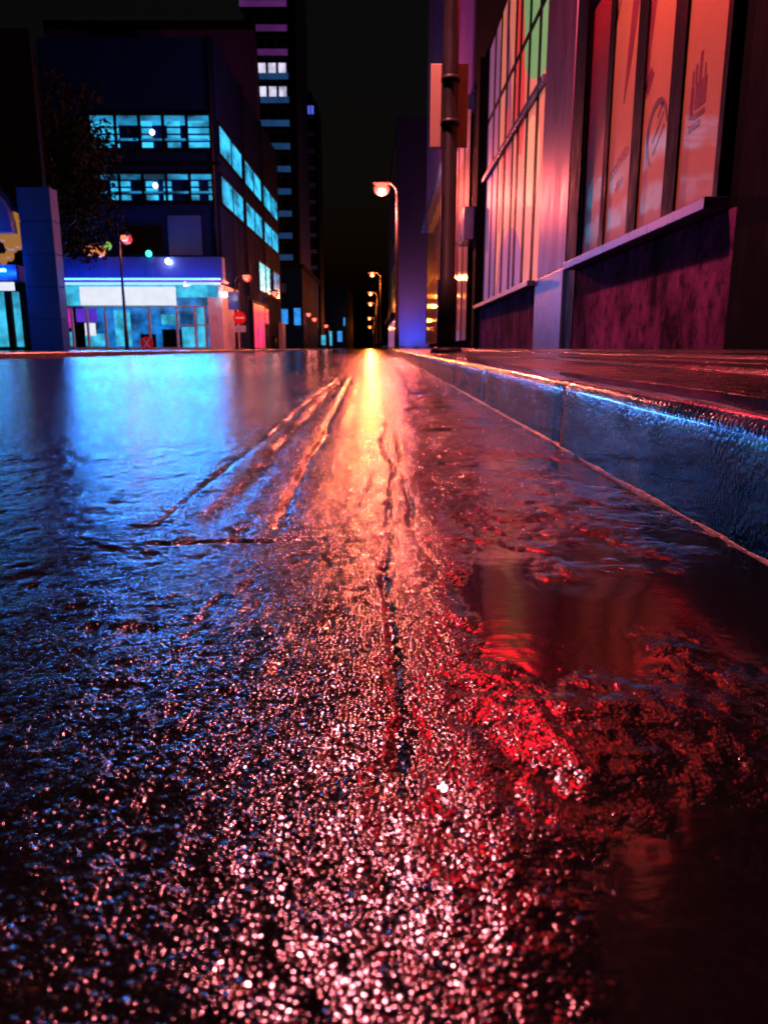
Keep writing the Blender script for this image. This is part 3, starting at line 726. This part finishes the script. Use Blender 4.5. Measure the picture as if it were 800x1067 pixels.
MB().box(SX1 + 0.01, SX1 + 0.3, 61.0, 62.9, 0.12, 2.2).build('pillar', M_PALE, sb)
# pipes, ledges and plant of the corner building
MB().tube([(SX1 - 0.25, SY + 0.6, 4.9), (SX1 - 0.25, SY + 0.6, 15.2)], 0.06, 10).build('downpipe', M_POLE, sb)
MB().box(SX0, SX1 + 0.12, SY + 0.52, SY + 0.69, 9.32, 9.45).build('ledge', M_FRAME, sb, 0.01)
for (x0, x1, h) in ((-15.5, -13.2, 1.5), (-12.4, -11.6, 0.9)): MB().box(x0, x1, SY + 3, SY + 5, 15.25, 15.2 + h).build('roof_unit', M_DARK, sb, 0.03)
for y in (47.6, 54.5): MB().tube([(SX1 + 0.10, y, 3.4), (SX1 + 0.10, y, 15.2)], 0.055, 10).build('downpipe', M_POLE, sb)
# plant room and tall wall behind
tw = tag(empty('rear_block', (-14, 70, 0.1)), 'plain dark violet block rising behind the shop corner building', 'building')
MB().prism([(-26, 63.2), (-9.9, 63.2), (-12.6, 82), (-26, 82)], 0.1, 24).build('wall', mat('dark_violet_wall', (0.06, 0.04, 0.28), 0.55, vscale=0.2), tw)
pr = MB().prism([(-26, 63.1), (-9.8, 63.1), (-12.5, 82.1), (-26, 82.1)], 24, 24.6).build('parapet', M_DARK, tw)

# ------------------------------------------------------------------ towers
def tower(name, x0, x1, Y, depth, H, step, label, band_mats, lit_rows):
    t = tag(empty(name, ((x0 + x1) / 2, Y + depth / 2, 0.1)), label, 'tower block')
    MB().box(x0, x1, Y, Y + depth, 0.1, H).build('wall', mat(name + '_wall', (0.02, 0.025, 0.06), 0.7, vscale=0.2), t)
    z = 6.0; i = 0
    w = x1 - x0
    while z < H - 1:
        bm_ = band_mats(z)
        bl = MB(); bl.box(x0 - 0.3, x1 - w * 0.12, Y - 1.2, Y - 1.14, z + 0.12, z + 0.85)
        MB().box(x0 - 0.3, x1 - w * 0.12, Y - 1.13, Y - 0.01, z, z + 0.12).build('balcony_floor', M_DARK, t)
        b_ = bl.build('balcony_band', bm_, t)
        wl = MB()
        for q in range(4):
            a = x0 + w * (0.05 + 0.205 * q); wl.box(a, a + w * 0.15, Y - 0.02, Y + 0.02, z + 1.05, z + step - 0.35)
        wl.build('window', lit_rows.get(i, M_FRAME), t)
        z += step; i += 1
    MB().box(x1 - w * 0.11, x1 + 0.1, Y - 1.3, Y + 0.5, 0.1, H).build('stair_pier', M_DARK, t)
    MB().box(x0 + 1, x1 - 1, Y + 1, Y + depth - 1, H, H + 2.2).build('roof_house', M_DARK, t)
    return t
BAND_B = emit('painted_glow_blue_balcony', (0.02, 0.09, 0.26), 0.42, 0.3, 0.3)  # both balcony bands glow by themselves in place of light falling on them
BAND_P = emit('painted_glow_violet_balcony', (0.16, 0.03, 0.22), 0.42, 0.3, 0.3)
M_PARB = mat('blue_painted_parapet', (0.12, 0.22, 0.42), 0.5); M_PARP = mat('violet_painted_parapet', (0.26, 0.12, 0.36), 0.5)
M_TOWLIT = emit('white_tower_window', (0.75, 0.7, 0.95), 0.75, 0.5, 0.6)
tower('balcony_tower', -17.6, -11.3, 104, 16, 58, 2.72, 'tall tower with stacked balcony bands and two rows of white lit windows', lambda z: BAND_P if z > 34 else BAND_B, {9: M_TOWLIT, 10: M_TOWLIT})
tower('slim_tower', -15.9, -12.6, 152, 10, 45, 3.0, 'slim dark tower just right of the balcony tower with one blue lit window', lambda z: M_PARB, {12: emit('blue_tower_window', (0.1, 0.15, 0.9), 0.8)})

# far left low houses with blue windows
M_FB = emit('far_blue_window', (0.02, 0.28, 0.85), 1.0, 0.3)
def low_house(x0, x1, Y, d, H, wins, label):
    t = tag(empty('low_building', ((x0 + x1) / 2, Y + d / 2, 0.1)), label, 'building')
    MB().box(x0, x1, Y, Y + d, 0.1, H).build('wall', M_NAVY, t)
    MB().box(x0 - 0.2, x1 + 0.2, Y - 0.2, Y + d + 0.2, H, H + 0.4).build('parapet', M_DARK, t)
    for (a, b, c, e, m) in wins:
        f = MB().box(a, b, Y - 0.04, Y + 0.05, c, e).build('window', M_FRAME, t)
        MB().box(a + 0.08, b - 0.08, Y - 0.06, Y - 0.045, c + 0.08, e - 0.08).build('pane', m, f)
    return t
low_house(-12.5, -8.6, 81, 20, 8.4, [(-11.2, -10.1, 2.6, 4.3, M_FB), (-9.6, -8.75, 2.5, 4.4, M_FB), (-11.3, -10.2, 5.8, 6.9, M_CLAD)], 'low dark house with two blue lit windows past the shop corner building')
low_house(-14, -8.6, 172, 40, 14, [(-10.6, -9.4, 1.5, 4.0, M_FB), (-9.2, -8.7, 5.0, 7.0, M_FB)], 'far dark house with small blue windows beyond the towers')
low_house(1.5, 14, 170, 60, 12, [(1.6, 3.0, 0.6, 3.6, M_VIOLIT)], 'far dark house on the right behind the slab block')
low_house(-9, 9, 400, 30, 9, [(-4, -1, 2, 5, M_CLAD)], 'low dark building closing the far end of the street')

# ------------------------------------------------------------------ arched building at the left edge
ab = tag(empty('arched_building', (-15.5, 28, 0.12)), 'dark building with an arched window and broad blue pillar at the left edge', 'building')
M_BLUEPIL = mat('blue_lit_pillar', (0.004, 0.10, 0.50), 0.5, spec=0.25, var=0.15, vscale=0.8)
AY = 26.0
MB().prism([(-30, AY + 1.2), (-11.7, AY + 1.2), (-15.6, 37), (-30, 37)], 0.12, 10.5).build('wall', M_DARK, ab)
pm = MB()
for q in range(5): pm.box(-12.05, -10.95, AY - 0.1, AY + 0.5, 0.12 + q * 1.05, 0.12 + q * 1.05 + 1.035)
pm.build('pillar', M_BLUEPIL, ab, 0.02)
MB().box(-12.0, -11.0, AY - 0.06, AY + 0.48, 0.12, 5.3).build('pillar_core', M_DARK, ab)
MB().box(-30, -12.4, AY + 0.1, AY + 1.19, 2.45, 2.95).build('lintel', M_CLAD, ab)
arch = MB(); acx, acz = -14.6, 4.0
rin, rout = 1.55, 2.15
ring = [(acx + r_ * math.cos(R(a)), acz + r_ * math.sin(R(a))) for a in range(0, 181, 10) for r_ in (rin, rout)]
i = len(arch.v)
for yv in (AY + 0.2, AY + 1.1):
    arch.v += [(x, yv, z) for x, z in ring]
n = len(ring)
for a in range(0, n - 2, 2):
    arch.f += [(a, a + 1, a + 3, a + 2), (n + a, n + a + 2, n + a + 3, n + a + 1), (a, a + 2, n + a + 2, n + a), (a + 1, n + a + 1, n + a + 3, a + 3)]; arch.smooth += [False] * 4
arch.f += [(0, n, n + 1, 1), (n - 2, n - 1, 2 * n - 1, 2 * n - 2)]; arch.smooth += [False] * 2
aw = arch.build('arch', M_CLAD, ab)
MB().box(-16.0, -13.1, AY + 0.9, AY + 1.0, 2.95, 5.3).build('arch_glass', M_FRAME, aw)
for (x, y, r) in ((6, 228, .42), (14, 236, .5), (22, 243, .42), (12, 253, .34), (19, 251, .3), (4, 244, .3), (3, 270, .2), (10, 266, .2)):
    p_ = at(x, y, AY + 0.7); small_lamp(p_, (r * .8, 0.12, r), emit('amber_interior_glow', (1.0, 0.42, 0.06), 0.34), aw, 'interior_lamp')
fr = MB()
for x in (-16.0, -15.0, -13.95, -12.9): fr.box(x - 0.1, x + 0.1, AY + 0.3, AY + 0.45, 0.14, 2.44)
gd = fr.build('glass_door', M_FRAME, ab)
MB().box(-17.5, -12.6, AY + 0.5, AY + 0.55, 0.25, 2.1).build('pane', M_TEAL, gd)
MB().box(-17.5, -12.6, AY + 0.25, AY + 0.29, 2.12, 2.4).build('light_panel', M_WHITE, gd)
MB().tube([(-17.5, AY - 0.45, 2.72), (-12.5, AY - 0.45, 2.72)], 0.04, 8).build('light_tube', emit('added_blue_tube_dim', (0.02, 0.25, 1.0), 60, sampled=True), ab)  # tube added in front to throw blue light on the pillar
wn = MB().box(-15.6, -13.6, AY + 1.15, AY + 1.22, 7.8, 8.3).build('window', M_CYAN, ab)

# warm globes seen on the first floor terrace beside the tree
for (x, y, r, lab) in ((93, 261, .25, 'small orange globe lamp left of a pair under the dark tree'), (104, 262, .27, 'small orange globe lamp right of centre under the dark tree')):
    p_ = at(x, y, 38.6)
    o = tag(empty('globe_lamp', p_), lab, 'lamp', 'orange globe lamps under the tree')
    small_lamp(p_, r, emit('orange_globe_glow', (1.0, 0.30, 0.08), 0.8), o, 'globe')
    MB().tube([p_ + Vector((0, 0, r)), p_ + Vector((0, 0.9, r + 0.15)), p_ + Vector((0, 1.35, r + 0.15))], 0.03, 8).build('bracket', M_POLE, o)
p_ = at(112, 256, 38.6); o = tag(empty('globe_lamp', p_), 'small green globe lamp above the orange ones under the dark tree', 'lamp'); small_lamp(p_, .2, emit('green_globe_glow', (0.4, 0.8, 0.1), 0.6), o, 'globe')
MB().tube([p_ + Vector((0, 0, .2)), p_ + Vector((0, 1.35, .35))], 0.03, 8).build('bracket', M_POLE, o)

# ------------------------------------------------------------------ dark street tree in front of the shop building
def tree(x, y, H, cz, rx, rz, label):
    t = tag(empty('street_tree', (x, y, 0.12)), label, 'tree')
    tr = MB(); top = Vector((x + 0.2, y, cz))
    tr.tube([(x, y, 0.1), (x + 0.05, y, 1.2), (x + 0.1, y + 0.05, cz * 0.5), top, (x + 0.3, y, cz + rz * 0.7)], [0.24, 0.19, 0.15, 0.10, 0.03], 10)
    tips = []
    for i in range(16):
        a = random.uniform(0, 6.28); zz = random.uniform(cz * 0.5, cz + 0.3)
        s = Vector((x + 0.12, y, zz)); L = random.uniform(0.7, 1.0)
        e = Vector((x + math.cos(a) * rx * L, y + math.sin(a) * rx * L, min(zz + random.uniform(0.6, 2.4), cz + rz)))
        mid = (s + e) / 2 + Vector((0, 0, 0.25)); tr.tube([s, mid, e], [0.07, 0.045, 0.015], 6); tips += [mid, e]
    tr.build('trunk', mat('dark_bark', (0.05, 0.04, 0.035), 0.8, bump=0.01, bscale=15), t)
    cr = MB()
    for i in range(330):
        if random.random() < .5: b = random.choice(tips) + Vector([random.gauss(0, .35) for _ in range(3)])
        else:
            d = Vector([random.gauss(0, 1) for _ in range(3)]).normalized() * random.uniform(.35, 1.0)
            b = Vector((x + 0.2 + d.x * rx, y + d.y * rx, cz + d.z * rz))
        for j in range(40):
            p_ = b + Vector([random.gauss(0, .27) for _ in range(3)])
            u = Vector([random.gauss(0, 1) for _ in range(3)]).normalized(); v = u.cross(Vector([random.gauss(0, 1) for _ in range(3)])).normalized()
            s = random.uniform(.08, .16)
            cr.quad([p_ - u * s, p_ + v * s * .55, p_ + u * s, p_ - v * s * .55])
    cr.build('crown', mat('dark_leaves', (0.010, 0.02, 0.010), 0.8, spec=0.03, var=0.5, vscale=2.0), t)
    return t
tree(-14.5, 34.2, 11, 8.0, 2.5, 4.0, 'dark leafy tree in front of the cyan office windows')

# ------------------------------------------------------------------ small lamps and signs across the road
def left_lamp(lx, ly, Y, pxx, label, r=0.16, grp='low lamp posts on the left pavement'):
    c = at(lx, ly, Y); b = at(pxx, 362, Y)
    return street_lamp(b.x, Y, c.x, c.z, M_LL, label, 0.075, (r * 1.3, r, r * .8), grp, 0.12)
left_lamp(127, 247, 36.5, 132.5, 'tall thin lamp post in front of the white shop fascia', 0.17)
left_lamp(254, 288, 42, 247, 'lamp post behind the no entry sign at the shop corner')
left_lamp(284, 305, 54, 277.5, 'lamp post beside the pale pillar past the red entrance')
left_lamp(320, 327, 76, 317, 'lamp post in front of the low house with blue windows', .17)
left_lamp(328.5, 332, 84, 332, 'lamp post just right of the one by the blue windows', .2)
left_lamp(340.5, 339, 104, 343, 'smaller lamp post farther along the left pavement', .2)
left_lamp(366, 357, 260, 367, 'tiny far lamp post near the end of the street', .42)
# traffic sign
st = tag(empty('traffic_sign', (-8.0, 41.0, 0.12)), 'round red no entry sign with a blue plate above on a dark post', 'traffic sign')
c = at(249.5, 331, 41.0)
MB().tube([(c.x, 41.08, 0.12), (c.x, 41.08, 3.6)], 0.04, 10).build('post', M_POLE, st)
ds = MB().disc((c.x, 41.0, c.z), 0.34).build('no_entry_disc', mat('sign_red', (0.65, 0.02, 0.03), 0.3), st)
MB().box(c.x - 0.24, c.x + 0.24, 40.985, 40.998, c.z - 0.05, c.z + 0.05).build('white_bar', mat('sign_white', (0.8, 0.8, 0.8), 0.3), ds)
MB().box(c.x - 0.58, c.x - 0.02, 41.0, 41.03, c.z + 0.42, c.z + 1.35).build('blue_plate', mat('sign_blue', (0.03, 0.10, 0.60), 0.3), st, 0.02)
MB().prism([(c.x - 0.32, 41.0), (c.x + 0.32, 41.0), (c.x + 0.32, 41.02), (c.x - 0.32, 41.02)], c.z - 0.75, c.z - 0.40).build('lower_plate', mat('sign_pale', (0.35, 0.45, 0.7), 0.3), st, 0.02)
# small red disc sign by the shop
c = at(153, 360, 38.5)
st = tag(empty('low_sign', (c.x, 38.5, 0.12)), 'small round red sign with a pale cross standing low before the shop', 'sign')
d_ = MB().disc((c.x, 38.5, c.z + 0.12), 0.34).build('disc', mat('low_sign_red', (0.7, 0.03, 0.03), 0.35), st)
m_ = MB(); zc = c.z + 0.12
for sg in (1, -1):
    m_.quad([(c.x - 0.2, 38.494, zc - sg * 0.24), (c.x - 0.13, 38.494, zc - sg * 0.24), (c.x + 0.2, 38.494, zc + sg * 0.24), (c.x + 0.13, 38.494, zc + sg * 0.24)])
m_.build('cross', bpy.data.materials['sign_white'], d_)
MB().tube([(c.x, 38.55, 0.1), (c.x, 38.55, zc)], 0.04, 8).build('post', M_POLE, st)
# litter bin by the pale pillar
c = at(283.5, 356, 58)
st = tag(empty('litter_bin', (c.x, 58, 0.12)), 'dark litter bin standing before the pale pillar on the far corner', 'bin')
MB().tube([(c.x, 58, 0.12), (c.x, 58, 0.2), (c.x, 58, 0.95)], [0.26, 0.3, 0.34], 14).build('body', M_POLE, st)
MB().tube([(c.x, 58, 0.96), (c.x, 58, 1.02), (c.x, 58, 1.12)], [0.37, 0.36, 0.2], 14).build('lid', M_DARK, st)
# lit kiosk far down the left side
for (x, y0, y1, Y, lab) in ((337, 349, 360, 100, 'small cyan lit advertising column far down the left pavement'), (344, 345, 354, 125, 'second cyan lit advertising column farther off, slightly higher in view')):
    a = at(x, y0, Y); o = tag(empty('advert_column', (a.x, Y, 0.12)), lab, 'advertising column')
    MB().box(a.x - 0.35, a.x + 0.35, Y, Y + 0.3, 0.12, a.z + 0.1).build('case', M_POLE, o)
    MB().box(a.x - 0.28, a.x + 0.28, Y - 0.02, Y - 0.004, 0.6, a.z).build('lit_poster', M_TEAL, o)

# ------------------------------------------------------------------ night sky
w = bpy.data.worlds.new('World'); sc.world = w; w.use_nodes = True
nt = w.node_tree; bg = nt.nodes['Background']
sky = nt.nodes.new('ShaderNodeTexSky'); sky.sky_type = 'NISHITA'; sky.sun_disc = False
sky.sun_elevation = R(-2); sky.sun_rotation = R(200)
nt.links.new(sky.outputs[0], bg.inputs[0]); bg.inputs[1].default_value = 0.018

# ------------------------------------------------------------------ camera
cam = bpy.data.cameras.new('camera'); co = bpy.data.objects.new('camera', cam); COL.objects.link(co)
co.location = (0, 0, CAM_H); co.rotation_euler = (R(90) - PITCH, 0, 0)
cam.sensor_fit = 'HORIZONTAL'; cam.sensor_width = 36; cam.lens = 36 * F_PX / 800
cam.clip_start = 0.01; cam.clip_end = 5000
cam.dof.use_dof = True; cam.dof.focus_distance = 0.95; cam.dof.aperture_fstop = 15.0
sc.camera = co

vs = sc.view_settings; vs.view_transform = 'Standard'; vs.look = 'None'; vs.exposure = 0; vs.gamma = 1; vs.use_curve_mapping = False
cy = sc.cycles
cy.use_denoising = True; cy.denoising_prefilter = 'FAST'
cy.max_bounces = 6; cy.diffuse_bounces = 2; cy.glossy_bounces = 4; cy.transmission_bounces = 2
cy.sample_clamp_indirect = 2.0; cy.sample_clamp_direct = 0
cy.caustics_reflective = False; cy.caustics_refractive = False
cy.use_adaptive_sampling = False
